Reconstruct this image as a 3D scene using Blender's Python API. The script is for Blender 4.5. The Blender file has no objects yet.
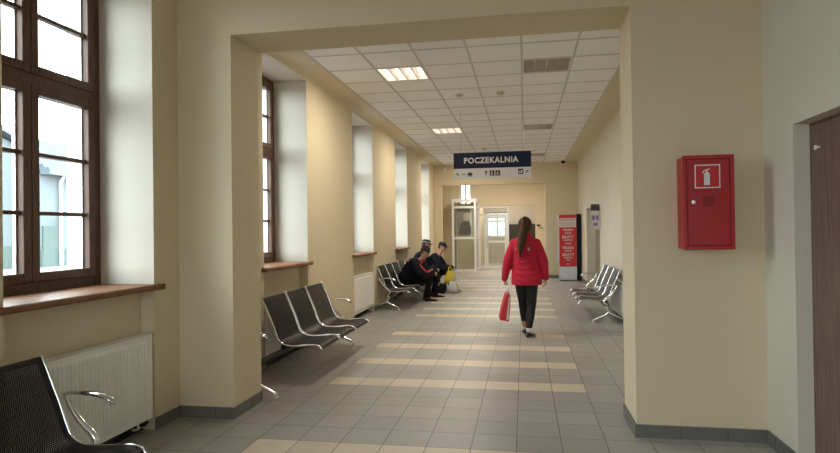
import bpy, bmesh, math, random
from mathutils import Vector, Matrix, noise
random.seed(7)
sc = bpy.context.scene
COL = sc.collection
PI = math.pi

# ---------------------------------------------------------------- camera
FPX = 594.1
CAM_Z = 1.452
yaw, pitch, roll = 0.17317, 0.00775, -0.01254
cy, sy, cp, sp = math.cos(yaw), math.sin(yaw), math.cos(pitch), math.sin(pitch)
fwd = Vector((-sy*cp, cy*cp, sp)); right = Vector((cy, sy, 0)); up = right.cross(fwd)
r2 = right*math.cos(roll) + up*math.sin(roll)
u2 = -right*math.sin(roll) + up*math.cos(roll)
cd = bpy.data.cameras.new('camera'); cam = bpy.data.objects.new('camera', cd); COL.objects.link(cam)
cd.sensor_fit = 'HORIZONTAL'; cd.sensor_width = 36.0; cd.lens = FPX/840*36.0; cd.clip_start = 0.05; cd.clip_end = 300
M = Matrix((( r2.x, u2.x, -fwd.x, 0), (r2.y, u2.y, -fwd.y, 0), (r2.z, u2.z, -fwd.z, CAM_Z), (0, 0, 0, 1)))
cam.matrix_world = M
sc.camera = cam

# ---------------------------------------------------------------- world, view
w = bpy.data.worlds.new('overcast_sky'); sc.world = w; w.use_nodes = True
nt = w.node_tree; nt.nodes.clear()
wo = nt.nodes.new('ShaderNodeOutputWorld'); bg = nt.nodes.new('ShaderNodeBackground')
tc = nt.nodes.new('ShaderNodeTexCoord'); sx = nt.nodes.new('ShaderNodeSeparateXYZ'); cr = nt.nodes.new('ShaderNodeValToRGB')
nt.links.new(tc.outputs['Generated'], sx.inputs[0]); nt.links.new(sx.outputs['Z'], cr.inputs[0]); nt.links.new(cr.outputs[0], bg.inputs[0])
cr.color_ramp.elements[0].position = 0.0; cr.color_ramp.elements[0].color = (0.94, 0.975, 1.0, 1)
cr.color_ramp.elements[1].position = 0.7; cr.color_ramp.elements[1].color = (0.90, 0.955, 1.0, 1)
bg.inputs[1].default_value = 8.0
nt.links.new(bg.outputs[0], wo.inputs[0])
sc.view_settings.view_transform = 'Standard'; sc.view_settings.look = 'None'
sc.view_settings.exposure = 0.9; sc.view_settings.gamma = 1.0; sc.view_settings.use_curve_mapping = False
LAMP_POWER = 24.0
try:
    sc.cycles.max_bounces = 14; sc.cycles.diffuse_bounces = 8; sc.cycles.glossy_bounces = 5
    sc.cycles.transparent_max_bounces = 24; sc.cycles.sample_clamp_indirect = 6.0
    sc.cycles.use_denoising = True
    sc.cycles.caustics_reflective = False; sc.cycles.caustics_refractive = False
except Exception: pass

# window geometry, needed by the sky portals
WIN_FAR = [4.02, 7.22, 10.58, 13.82, 17.12, 0.77, -2.48]
WIN_W = 1.30; WIN_Z0 = 1.10; WIN_Z1 = 3.40
for wf in WIN_FAR:
    ld = bpy.data.lights.new('daylight_portal', 'AREA'); ld.shape = 'RECTANGLE'; ld.size = WIN_Z1-WIN_Z0; ld.size_y = WIN_W
    ld.energy = 1; ld.cycles.is_portal = True
    lo = bpy.data.objects.new("daylight_portal", ld); COL.objects.link(lo)
    lo.location = (-3.44, wf-WIN_W/2, (WIN_Z0+WIN_Z1)/2); lo.rotation_euler = (0, -PI/2, 0)

ld = bpy.data.lights.new('daylight_portal', 'AREA'); ld.shape = 'RECTANGLE'; ld.size = 1.75; ld.size_y = 2.8; ld.energy = 1; ld.cycles.is_portal = True
lo = bpy.data.objects.new('daylight_portal', ld); COL.objects.link(lo); lo.location = (-.55, -5.45, 1.45); lo.rotation_euler = (PI/2, 0, 0)  # portal of the added glazing behind the camera

# ---------------------------------------------------------------- material helpers
MATS = {}
def mat(name, col, rough=0.6, metal=0.0, bump=0.0, bscale=40, var=0.0, vscale=3, spec=None, coat=0.0, emit=None, estr=0.0):
    m = bpy.data.materials.new(name); m.use_nodes = True; t = m.node_tree; b = t.nodes['Principled BSDF']
    b.inputs['Base Color'].default_value = (*col, 1); b.inputs['Roughness'].default_value = rough; b.inputs['Metallic'].default_value = metal
    if spec is not None: b.inputs['Specular IOR Level'].default_value = spec
    if coat: b.inputs['Coat Weight'].default_value = coat; b.inputs['Coat Roughness'].default_value = 0.15
    if emit: b.inputs['Emission Color'].default_value = (*emit, 1); b.inputs['Emission Strength'].default_value = estr
    tcn = t.nodes.new('ShaderNodeTexCoord')
    if var:
        n = t.nodes.new('ShaderNodeTexNoise'); n.inputs['Scale'].default_value = vscale; n.inputs['Detail'].default_value = 5
        t.links.new(tcn.outputs['Object'], n.inputs['Vector'])
        mx = t.nodes.new('ShaderNodeMix'); mx.data_type = 'RGBA'
        mx.inputs['A'].default_value = (*[c*(1-var) for c in col], 1); mx.inputs['B'].default_value = (*[min(1, c*(1+var)) for c in col], 1)
        t.links.new(n.outputs['Fac'], mx.inputs['Factor']); t.links.new(mx.outputs['Result'], b.inputs['Base Color'])
    if bump:
        n2 = t.nodes.new('ShaderNodeTexNoise'); n2.inputs['Scale'].default_value = bscale; n2.inputs['Detail'].default_value = 4
        t.links.new(tcn.outputs['Object'], n2.inputs['Vector'])
        bp = t.nodes.new('ShaderNodeBump'); bp.inputs['Strength'].default_value = bump; bp.inputs['Distance'].default_value = 0.004
        t.links.new(n2.outputs['Fac'], bp.inputs['Height']); t.links.new(bp.outputs[0], b.inputs['Normal'])
    MATS[name] = m
    return m

def math_node(t, op, a, b=None, c=None):
    n = t.nodes.new('ShaderNodeMath'); n.operation = op
    for i, v in enumerate((a, b, c)):
        if v is None: continue
        if isinstance(v, (int, float)): n.inputs[i].default_value = v
        else: t.links.new(v, n.inputs[i])
    return n.outputs[0]

def floor_material():
    m = bpy.data.materials.new('grey_floor_tiles'); m.use_nodes = True; t = m.node_tree; b = t.nodes['Principled BSDF']
    g = t.nodes.new('ShaderNodeNewGeometry'); s = t.nodes.new('ShaderNodeSeparateXYZ'); t.links.new(g.outputs['Position'], s.inputs[0])
    X0, Y0, T = -0.3696, 3.9526, 0.30
    fx = math_node(t, 'DIVIDE', math_node(t, 'SUBTRACT', s.outputs['X'], X0-30), T)
    fy = math_node(t, 'DIVIDE', math_node(t, 'SUBTRACT', s.outputs['Y'], Y0-30), T)
    ix = math_node(t, 'FLOOR', fx); iy = math_node(t, 'FLOOR', fy)
    gx = math_node(t, 'SUBTRACT', fx, ix); gy = math_node(t, 'SUBTRACT', fy, iy)
    dx = math_node(t, 'MINIMUM', gx, math_node(t, 'SUBTRACT', 1.0, gx)); dy = math_node(t, 'MINIMUM', gy, math_node(t, 'SUBTRACT', 1.0, gy))
    d = math_node(t, 'MINIMUM', dx, dy)
    grout = math_node(t, 'LESS_THAN', d, 0.0085)
    # beige stripes: four rows, every third one, then a wider gap
    mm = math_node(t, 'MODULO', math_node(t, 'ADD', math_node(t, 'SUBTRACT', iy, 100+5), 150), 15)
    mod3 = math_node(t, 'MODULO', mm, 3)
    row = math_node(t, 'MULTIPLY', math_node(t, 'LESS_THAN', mod3, 0.5), math_node(t, 'LESS_THAN', mm, 11.5))
    inx = math_node(t, 'MULTIPLY', math_node(t, 'GREATER_THAN', s.outputs['X'], -1.8696), math_node(t, 'LESS_THAN', s.outputs['X'], 0.5304))
    stripe = math_node(t, 'MULTIPLY', row, inx)
    cb = t.nodes.new('ShaderNodeCombineXYZ'); t.links.new(ix, cb.inputs[0]); t.links.new(iy, cb.inputs[1])
    wn = t.nodes.new('ShaderNodeTexWhiteNoise'); t.links.new(cb.outputs[0], wn.inputs['Vector'])
    n = t.nodes.new('ShaderNodeTexNoise'); n.inputs['Scale'].default_value = 9; n.inputs['Detail'].default_value = 6; t.links.new(g.outputs['Position'], n.inputs['Vector'])
    val = math_node(t, 'ADD', math_node(t, 'ADD', 0.80, math_node(t, 'MULTIPLY', wn.outputs['Value'], 0.14)), math_node(t, 'MULTIPLY', n.outputs['Fac'], 0.26))
    m1 = t.nodes.new('ShaderNodeMix'); m1.data_type = 'RGBA'
    m1.inputs['A'].default_value = FLOOR_GREY; m1.inputs['B'].default_value = FLOOR_BEIGE
    t.links.new(stripe, m1.inputs['Factor'])
    m2 = t.nodes.new('ShaderNodeMix'); m2.data_type = 'RGBA'; m2.blend_type = 'MULTIPLY'; m2.inputs['Factor'].default_value = 1
    t.links.new(m1.outputs['Result'], m2.inputs['A']); t.links.new(val, m2.inputs['B'])
    m3 = t.nodes.new('ShaderNodeMix'); m3.data_type = 'RGBA'; m3.inputs['B'].default_value = (0.055, 0.05, 0.045, 1)
    t.links.new(grout, m3.inputs['Factor']); t.links.new(m2.outputs['Result'], m3.inputs['A'])
    t.links.new(m3.outputs['Result'], b.inputs['Base Color'])
    rg = math_node(t, 'ADD', 0.30, math_node(t, 'MULTIPLY', n.outputs['Fac'], 0.16)); t.links.new(rg, b.inputs['Roughness'])
    bp = t.nodes.new('ShaderNodeBump'); bp.inputs['Strength'].default_value = 0.25; bp.inputs['Distance'].default_value = 0.003
    h = math_node(t, 'MULTIPLY', math_node(t, 'SUBTRACT', 1.0, grout), 1.0); t.links.new(h, bp.inputs['Height']); t.links.new(bp.outputs[0], b.inputs['Normal'])
    return m
FLOOR_GREY = (0.355, 0.345, 0.325, 1); FLOOR_BEIGE = (0.62, 0.52, 0.415, 1)

def wood_material(name, c1, c2, axis_scale=(1, 1, 1), rough=0.35, scale=12, coat=0.0):
    m = bpy.data.materials.new(name); m.use_nodes = True; t = m.node_tree; b = t.nodes['Principled BSDF']
    tcn = t.nodes.new('ShaderNodeTexCoord'); mp = t.nodes.new('ShaderNodeMapping'); mp.inputs['Scale'].default_value = axis_scale
    t.links.new(tcn.outputs['Object'], mp.inputs[0])
    n = t.nodes.new('ShaderNodeTexNoise'); n.inputs['Scale'].default_value = scale; n.inputs['Detail'].default_value = 6; n.inputs['Distortion'].default_value = 0.6
    t.links.new(mp.outputs[0], n.inputs['Vector'])
    r = t.nodes.new('ShaderNodeValToRGB'); r.color_ramp.elements[0].position = .3; r.color_ramp.elements[1].position = .7
    r.color_ramp.elements[0].color = (*c1, 1); r.color_ramp.elements[1].color = (*c2, 1)
    t.links.new(n.outputs['Fac'], r.inputs[0]); t.links.new(r.outputs[0], b.inputs['Base Color'])
    b.inputs['Roughness'].default_value = rough; b.inputs['Specular IOR Level'].default_value = .25
    if coat: b.inputs['Coat Weight'].default_value = coat; b.inputs['Coat Roughness'].default_value = .12
    return m

def perforated_material(name, col, pitch=0.0115, hole=0.20, rough=.4):
    m = bpy.data.materials.new(name); m.use_nodes = True; t = m.node_tree; b = t.nodes['Principled BSDF']; out = t.nodes['Material Output']
    b.inputs['Base Color'].default_value = (*col, 1); b.inputs['Roughness'].default_value = rough; b.inputs['Metallic'].default_value = 0.0; b.inputs['Specular IOR Level'].default_value = .2
    uv = t.nodes.new('ShaderNodeTexCoord'); s = t.nodes.new('ShaderNodeSeparateXYZ'); t.links.new(uv.outputs['UV'], s.inputs[0])
    u = math_node(t, 'DIVIDE', s.outputs['X'], pitch); v = math_node(t, 'DIVIDE', s.outputs['Y'], pitch*0.866)
    iv = math_node(t, 'FLOOR', v); odd = math_node(t, 'MULTIPLY', math_node(t, 'MODULO', math_node(t, 'ADD', iv, 2000), 2), 0.5)
    u = math_node(t, 'ADD', u, math_node(t, 'ADD', odd, 2000))
    fu = math_node(t, 'SUBTRACT', math_node(t, 'FRACT', u), 0.5); fv = math_node(t, 'MULTIPLY', math_node(t, 'SUBTRACT', math_node(t, 'SUBTRACT', v, iv), 0.5), .866)
    d = math_node(t, 'SQRT', math_node(t, 'ADD', math_node(t, 'MULTIPLY', fu, fu), math_node(t, 'MULTIPLY', fv, fv)))
    h = math_node(t, 'LESS_THAN', d, hole)
    tr = t.nodes.new('ShaderNodeBsdfTransparent'); mx = t.nodes.new('ShaderNodeMixShader')
    t.links.new(h, mx.inputs[0]); t.links.new(b.outputs[0], mx.inputs[1]); t.links.new(tr.outputs[0], mx.inputs[2]); t.links.new(mx.outputs[0], out.inputs['Surface'])
    return m

def glass_material(name='window_glass', tint=(0.93, 0.98, 0.98), refl=1.0):
    m = bpy.data.materials.new(name); m.use_nodes = True; t = m.node_tree; out = t.nodes['Material Output']; t.nodes.remove(t.nodes['Principled BSDF'])
    tr = t.nodes.new('ShaderNodeBsdfTransparent'); tr.inputs[0].default_value = (*tint, 1)
    gl = t.nodes.new('ShaderNodeBsdfGlossy'); gl.inputs['Roughness'].default_value = 0.02
    fr = t.nodes.new('ShaderNodeLayerWeight'); fr.inputs[0].default_value = 0.5
    mx = t.nodes.new('ShaderNodeMixShader')
    f = math_node(t, 'MULTIPLY', math_node(t, 'ADD', math_node(t, 'MULTIPLY', math_node(t, 'POWER', fr.outputs['Facing'], 5.0), .93), .04), refl)
    t.links.new(f, mx.inputs[0]); t.links.new(tr.outputs[0], mx.inputs[1]); t.links.new(gl.outputs[0], mx.inputs[2]); t.links.new(mx.outputs[0], out.inputs['Surface'])
    return m

CREAM = mat('cream_wall_paint', (0.69, 0.592, 0.42), 0.75, bump=.15, bscale=60, var=.04, vscale=1.3)
REVEAL = mat('whiter_reveal', (0.64, 0.60, 0.52), 0.7, bump=.1, bscale=60, var=.03, vscale=2)
PALE = mat('daylit_cream_paint', (0.68, 0.645, 0.54), 0.75, bump=.15, bscale=60, var=.03, vscale=1.5)  # the wall cream made whiter, window daylight put into the colour
TILE_W = mat('ceiling_tile_white', (0.90, 0.895, 0.90), 0.9, bump=.4, bscale=150, var=.05, vscale=1.0)
TBAR = mat('ceiling_grid_metal', (0.60, 0.585, 0.57), 0.6)
BASEM = mat('grey_skirting_tile', (0.155, 0.15, 0.142), 0.35, var=.12, vscale=12)
JOINT = mat('skirting_joint', (0.03, 0.03, 0.03), 0.8)
FLOORM = floor_material()
FRAMEW = wood_material('dark_brown_window_wood', (0.085, 0.044, 0.029), (0.14, 0.074, 0.048), (8, 8, 1), 0.4, 8)
SILLW = wood_material('red_brown_sill_wood', (0.17, 0.072, 0.032), (0.28, 0.128, 0.06), (6, 1, 6), 0.5, 7)
DOORW = wood_material('brown_laminate', (0.12, 0.07, 0.052), (0.25, 0.16, 0.12), (14, 14, .5), 0.45, 6)
SPACER = mat('aluminium_spacer', (0.75, 0.78, 0.82), 0.35, 0.6)
GLASS = glass_material()
RADW = mat('radiator_white', (0.90, 0.885, 0.85), 0.35)
CHROME = mat('polished_chrome', (0.80, 0.80, 0.82), 0.14, 1.0)
STEELG = mat('satin_steel', (0.55, 0.56, 0.58), 0.3, 0.9)
BLACKM = mat('black_powder_coat', (0.010, 0.010, 0.012), 0.45, spec=.2)
PERF = perforated_material('perforated_black_steel', (0.008, 0.008, 0.010), hole=.27)
SLATE = mat('slate_blue_steel', (0.035, 0.046, 0.062), 0.32, 0.3)
PERFS = perforated_material('perforated_slate_steel', (0.035, 0.046, 0.062), rough=.3)
RUBBER = mat('black_rubber', (0.015, 0.015, 0.015), 0.8)
RED = mat('red_enamel', (0.40, 0.016, 0.022), 0.42)
REDSIGN = mat('red_sign_film', (0.55, 0.02, 0.03), 0.5)
WHITE = mat('white_print', (0.80, 0.80, 0.80), 0.5)
NAVY = mat('navy_sign_face', (0.006, 0.011, 0.038), 0.5, spec=.2)
LGREY = mat('light_grey_sign_face', (0.62, 0.62, 0.62), 0.5)
BLACKP = mat('black_print', (0.02, 0.02, 0.025), 0.5)
WFRAME = mat('white_aluminium_profile', (0.78, 0.79, 0.80), 0.35)
DARKM = mat('dark_recess', (0.03, 0.028, 0.028), 0.7)
GREYD = mat('grey_brown_door', (0.24, 0.205, 0.165), 0.6)

# ---------------------------------------------------------------- mesh helpers
def obj(name, bm, m, parent=None, smooth=False, bevel=0.0, mats=None, loc=None):
    if bevel:
        pass
    me = bpy.data.meshes.new(name); bm.normal_update(); bm.to_mesh(me); bm.free()
    for mm in (mats or [m]): me.materials.append(mm)
    if smooth:
        for p in me.polygons: p.use_smooth = True
    o = bpy.data.objects.new(name, me); COL.objects.link(o)
    if parent is not None: o.parent = parent
    if loc is not None: o.location = loc
    if bevel:
        b = o.modifiers.new('bevel', 'BEVEL'); b.width = bevel; b.segments = 2; b.limit_method = 'ANGLE'; b.angle_limit = 0.6
    return o
def tag(o, label=None, cat=None, group=None, kind=None):
    if label: o['label'] = label
    if cat: o['category'] = cat
    if group: o['group'] = group
    if kind: o['kind'] = kind
    return o
def empty(name, loc=(0, 0, 0), rz=0.0):
    o = bpy.data.objects.new(name, None); COL.objects.link(o); o.location = loc; o.rotation_euler = (0, 0, rz); o.empty_display_size = .1
    return o
def struct(name, bm, m, parent=None, **k):
    o = obj(name, bm, m, parent, **k)
    if parent is None: o['kind'] = 'structure'
    return o
def box(bm, x0, x1, y0, y1, z0, z1, mi=0):
    vs = [bm.verts.new(p) for p in ((x0, y0, z0), (x1, y0, z0), (x1, y1, z0), (x0, y1, z0), (x0, y0, z1), (x1, y0, z1), (x1, y1, z1), (x0, y1, z1))]
    for f in ((0, 3, 2, 1), (4, 5, 6, 7), (0, 1, 5, 4), (1, 2, 6, 5), (2, 3, 7, 6), (3, 0, 4, 7)):
        fc = bm.faces.new([vs[i] for i in f]); fc.material_index = mi
def B(*boxes):
    bm = bmesh.new()
    for b in boxes: box(bm, *b)
    return bm
def loft(bm, rings, caps=True, mi=0):
    """rings: list of lists of points, same count"""
    vr = [[bm.verts.new(p) for p in r] for r in rings]; n = len(vr[0])
    for a, b in zip(vr, vr[1:]):
        for i in range(n):
            f = bm.faces.new((a[i], a[(i+1) % n], b[(i+1) % n], b[i])); f.material_index = mi
    if caps:
        f = bm.faces.new(list(reversed(vr[0]))); f.material_index = mi
        f = bm.faces.new(vr[-1]); f.material_index = mi
def objs(name, boxes, m, parent=None, **k):
    return [obj(name, B(b), m, parent, **k) for b in boxes]
def smooth_path(pts, n=6):
    pts = [Vector(p) for p in pts]; out = []
    P = [pts[0]*2-pts[1]] + pts + [pts[-1]*2-pts[-2]]
    for i in range(1, len(P)-2):
        for k in range(n):
            t = k/n; a, b, c, d = P[i-1], P[i], P[i+1], P[i+2]
            out.append(0.5*((2*b)+(c-a)*t+(2*a-5*b+4*c-d)*t*t+(3*b-3*c+d-a)*t**3))
    out.append(pts[-1]); return out
def tube(bm, pts, r, seg=10, mi=0, squash=None, round_ends=False, side=None):
    """r: number or list; squash: (a,b) factors across frame"""
    pts = [Vector(p) for p in pts]; n = len(pts)
    rs = r if isinstance(r, (list, tuple)) else [r]*n
    if len(rs) != n:
        rs = [rs[min(len(rs)-1, int(i*(len(rs)-1)/(n-1)))]*(1-((i*(len(rs)-1)/(n-1)) % 1)) + rs[min(len(rs)-1, int(i*(len(rs)-1)/(n-1))+1)]*((i*(len(rs)-1)/(n-1)) % 1) for i in range(n)]
    tang = [(pts[min(i+1, n-1)]-pts[max(i-1, 0)]).normalized() for i in range(n)]
    ref = Vector(side) if side else (Vector((0, 0, 1)) if abs(tang[0].z) < .9 else Vector((1, 0, 0)))
    u = (ref - tang[0]*ref.dot(tang[0])).normalized()
    P, R, T, U = [], [], [], []
    for i in range(n):
        u = (u - tang[i]*u.dot(tang[i])).normalized()
        P.append(pts[i]); R.append(rs[i]); T.append(tang[i]); U.append(u.copy())
    if round_ends:
        pre = [(P[0]-T[0]*R[0]*math.sin(a), R[0]*math.cos(a)) for a in (1.35, .9, .45)]
        post = [(P[-1]+T[-1]*R[-1]*math.sin(a), R[-1]*math.cos(a)) for a in (.45, .9, 1.35)]
        P = [q for q, _ in pre]+P+[q for q, _ in post]; R = [x for _, x in pre]+R+[x for _, x in post]
        T = [T[0]]*3+T+[T[-1]]*3; U = [U[0]]*3+U+[U[-1]]*3
    sa, sb = squash or (1, 1); rings = []
    for p, rr, t, uu in zip(P, R, T, U):
        v = t.cross(uu)
        rings.append([p + uu*(rr*sa*math.cos(2*PI*k/seg)) + v*(rr*sb*math.sin(2*PI*k/seg)) for k in range(seg)])
    loft(bm, rings, mi=mi)
def Tb(*a, **k):
    bm = bmesh.new(); tube(bm, *a, **k); return bm
def ellip(bm, c, r, rot=None, seg=16, rings=10, mi=0):
    c = Vector(c); R = rot or Matrix.Identity(3); rs = []
    for i in range(rings+1):
        a = -PI/2 + PI*i/rings; a = max(-1.54, min(1.54, a))
        rs.append([c + R @ Vector((r[0]*math.cos(a)*math.cos(2*PI*k/seg), r[1]*math.cos(a)*math.sin(2*PI*k/seg), r[2]*math.sin(a))) for k in range(seg)])
    loft(bm, rs, mi=mi)
def prism(bm, poly, axis, a, b, mi=0):
    """poly: 2D points; axis 'x','y','z' extruded from a to b"""
    def p3(p, t): return {'x': (t, p[0], p[1]), 'y': (p[0], t, p[1]), 'z': (p[0], p[1], t)}[axis]
    loft(bm, [[p3(p, a) for p in poly], [p3(p, b) for p in poly]], mi=mi)
    bmesh.ops.recalc_face_normals(bm, faces=bm.faces)
def text(name, s, size, m, origin, xdir, parent=None, ext=0.0015, bold=0.0, align='CENTER', sx=1.0, space=1.0):
    """letters standing upright in the plane of xdir and world Z, faces towards xdir x z"""
    cu = bpy.data.curves.new(name, 'FONT'); cu.body = s; cu.size = size; cu.extrude = ext; cu.offset = bold; cu.align_x = align; cu.align_y = 'CENTER'; cu.resolution_u = 3; cu.space_character = space
    tmp = bpy.data.objects.new(name, cu); COL.objects.link(tmp)
    dg = bpy.context.evaluated_depsgraph_get(); me = bpy.data.meshes.new_from_object(tmp.evaluated_get(dg)); bpy.data.objects.remove(tmp)
    X = Vector(xdir).normalized(); Z = Vector((0, 0, 1)); N = X.cross(Z)
    o = Vector(origin)
    for v in me.vertices: v.co = o + X*v.co.x*sx + Z*v.co.y + N*v.co.z
    me.materials.clear(); me.materials.append(m); me.name = name
    ob = bpy.data.objects.new(name, me); COL.objects.link(ob)
    if parent is not None: ob.parent = parent
    return ob
def copy_tree(o, parent=None):
    c = o.copy(); COL.objects.link(c)
    if parent is not None: c.parent = parent
    for ch in list(o.children): copy_tree(ch, c)
    return c

# ================================================================ STRUCTURE
XL, XR = -2.72, 1.60          # left wall face, right wall face
XO = -3.45                    # outer face of the facade
YB = -5.2; YE = 18.2; YL = 22.5; YR = 26.5
ZC = 3.48
struct('floor', B((XO+.02, 3.2, YB-.3, 27, -0.12, 0)), FLOORM)

# left wall: piers, band above windows, thinner parapets with the radiator niches
def left_wall():
    bm = bmesh.new()
    fars = sorted(WIN_FAR); y = YB-.3
    for f in fars:
        n = f-WIN_W
        box(bm, XO, XL, y, n, 0, 1.055); box(bm, XO, XL, y, n, 1.055, 3.7)
        box(bm, XO, -2.83, n, f, 0, 1.055)
        box(bm, XO, XL, n, f, WIN_Z1, 3.7)
        y = f
    box(bm, XO, XL, y, YE+.25, 0, 3.7)
    return bm
bm = left_wall()
bm.normal_update()
# faces of the reveals take the whiter colour
for f in bm.faces:
    c = f.calc_center_median(); n = f.normal
    f.material_index = 0
    if abs(n.y) > .9 and c.x < XL-.1 and c.z > 1.1: f.material_index = 1
    if n.z < -.9 and c.z > 3.3: f.material_index = 1
struct('wall_left', bm, CREAM, mats=[CREAM, REVEAL])
# partition with the wide opening
OL, OR, OZ, Y1, Y2 = -2.258, 0.755, 3.015, 4.345, 4.84
struct('wall_middle', B((XL-.02, OL, Y1, Y2, 0, 3.7), (OR, XR+.02, Y1, Y2, 0, 3.7), (OL, OR, Y1, Y2, OZ, 3.7)), CREAM)
# right wall with the two door openings
struct('wall_right', B((XR, 2.1, YB-.3, 2.92, 0, 3.7), (XR, 2.1, 3.90, 13.2, 0, 3.7), (XR, 2.1, 2.92, 3.90, 2.065, 3.7),
       (XR, 2.1, 13.2, 15.9, 1.98, 3.7), (XR, 2.1, 15.9, YE+.25, 0, 3.7), (1.86, 2.1, 13.2, 15.9, 0, 1.98), (1.9, 2.1, 2.92, 3.9, 0, 2.065)), PALE)
struct('wall_back', B((XO, -1.45, YB-.3, YB, 0, 3.7), (-1.45, .35, YB-.3, YB, 2.9, 3.7), (.35, 2.1, YB-.3, YB, 0, 3.7)), CREAM)  # unseen wall, its opening added to let daylight in
# end wall with the opening to the lobby
struct('wall_end', B((XL, -2.50, YE, YE+.25, 0, 3.7), (0.64, XR, YE, YE+.25, 0, 3.7), (-2.50, 0.64, YE, YE+.25, 2.85, 3.7)), CREAM)
# lobby
struct('wall_lobby_left', B((-3.6, -3.3, YE+.25, YL+.2, 0, 3.7), (-1.86, -1.72, YL+.2, YR, 0, 3.7)), CREAM)
struct('wall_lobby_right', B((1.75, 2.0, YE+.25, YR, 0, 3.7)), CREAM)
struct('wall_lobby_back', B((-3.3, -2.38, YL, YL+.2, 0, 3.5), (-2.38, -1.96, YL, YL+.2, 0, 2.45), (-2.38, -1.96, YL, YL+.2, 3.25, 3.5), (-1.96, -1.70, YL, YL+.2, 0, 3.5),
       (-1.70, 0.42, YL, YL+.2, 2.37, 3.5), (0.42, 1.75, YL, YL+.2, 0, 3.5)), CREAM)
struct('wall_vestibule_back', B((-1.86, -1.66, YR, YR+.2, 0, 3.7), (-1.66, -.66, YR, YR+.2, 0, 1.15), (-1.66, -.66, YR, YR+.2, 2.25, 3.7), (-.66, 1.75, YR, YR+.2, 0, 3.7)), mat('grey_plaster', (.50, .47, .42), .8))

# suspended ceiling: tiles, T-bars, cream border
PX, PY = 0.60, 0.635
XS = [-2.4+PX*i for i in range(7)]
YS = [Y2+.02] + [7.17+PY*k for k in range(-3, 18) if Y2+.1 < 7.17+PY*k < YE-.05] + [YE]
LIT = [(-1.8, 0), (-1.8, 7), (-1.8, 14)]; UNLIT = [(0.0, 0), (0.0, 7), (0.0, 14)]
holes = {(round(x, 2), round(7.17+PY*k, 2)) for x, k in LIT+UNLIT}
bm = bmesh.new()
for i in range(6):
    for a, b in zip(YS, YS[1:]):
        if (round(XS[i], 2), round(a, 2)) in holes: continue
        box(bm, XS[i], XS[i+1], a, b, ZC, ZC+.02, 0)
for x in XS: box(bm, x-.012, x+.012, YS[0], YE, ZC-.006, ZC, 1)
for y in YS[1:-1]:
    box(bm, XS[0], XS[-1], y-.012, y+.012, ZC-.005, ZC, 1)
struct('ceiling', bm, TILE_W, mats=[TILE_W, TBAR])
bm = bmesh.new()
for xa, xb in ((XL, XS[0]-.012), (XR, XS[-1]+.012)):
    # flat plaster border with a small cove down to the wall
    s = 1 if xb > xa else -1
    prof = [(xb, ZC+.04), (xb, ZC-.01)] + [(xa+s*(.16-.16*math.sin(a)), ZC-.01-.07*(1-math.cos(a))) for a in (0, .4, .8, 1.2, PI/2)] + [(xa, ZC+.04)]
    prism(bm, prof, 'y', Y2, YE)
struct('trim_1', bm, CREAM)
struct('ceiling.001', B((XO, 2.1, YB-.3, YE+.3, 3.68, 3.8)), TILE_W)
struct('ceiling.002', B((-3.6, 2.0, YE+.25, YL+.2, 3.5, 3.6), (-1.86, 2.0, YL+.2, YR+.2, 3.5, 3.6)), TILE_W)

# skirting
def skirt(name, segs, parent=None):
    bm = bmesh.new()
    for (x0, x1, y0, y1) in segs:
        box(bm, x0, x1, y0, y1, 0, .088, 0)
        L = max(x1-x0, y1-y0)
        n = int(L/.3)
        for k in range(1, n+1):
            if x1-x0 > y1-y0: box(bm, x0+.3*k-.0015, x0+.3*k+.0015, y0-.0006, y1+.0006, .001, .0886, 1)
            else: box(bm, x0-.0006, x1+.0006, y0+.3*k-.0015, y0+.3*k+.0015, .001, .0886, 1)
    return struct(name, bm, BASEM, mats=[BASEM, JOINT])
T = .012
segs = []; fars = sorted(WIN_FAR); prev = YB
for f in fars:
    n = f-WIN_W
    for a, b in ((prev, n),):
        if a < Y1 < b or a < Y2 < b:
            segs += [(XL, XL+T, a, Y1), (XL, XL+T, Y2, b)]
        else: segs.append((XL, XL+T, a, b))
    prev = f
segs.append((XL, XL+T, prev, YE))
skirt('baseboard_left', segs)
struct('niche_shade_strip', B(*[(-2.83, -2.83+.014, f-WIN_W, f, 0, .105) for f in WIN_FAR]), BLACKM)  # black strips standing in for the shade below the radiators
skirt('baseboard_middle', [(XL+T, OL+T, Y1-T, Y1), (OL, OL+T, Y1, Y2), (OR-T, XR-T, Y1-T, Y1), (OR-T, OR, Y1, Y2), (OR, XR, Y2, Y2+T)])
skirt('baseboard_right', [(XR-T, XR, YB, 2.92), (XR-T, XR, 3.90, Y1-T), (XR-T, XR, Y2+T, 13.2), (XR-T, XR, 15.9, YE)])
skirt('baseboard_end', [(XL+T, -2.5, YE-T, YE), (0.64, XR-T, YE-T, YE), (0.42, 1.75, YL-T, YL), (-3.3, -2.55, YL-T, YL)])

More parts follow.
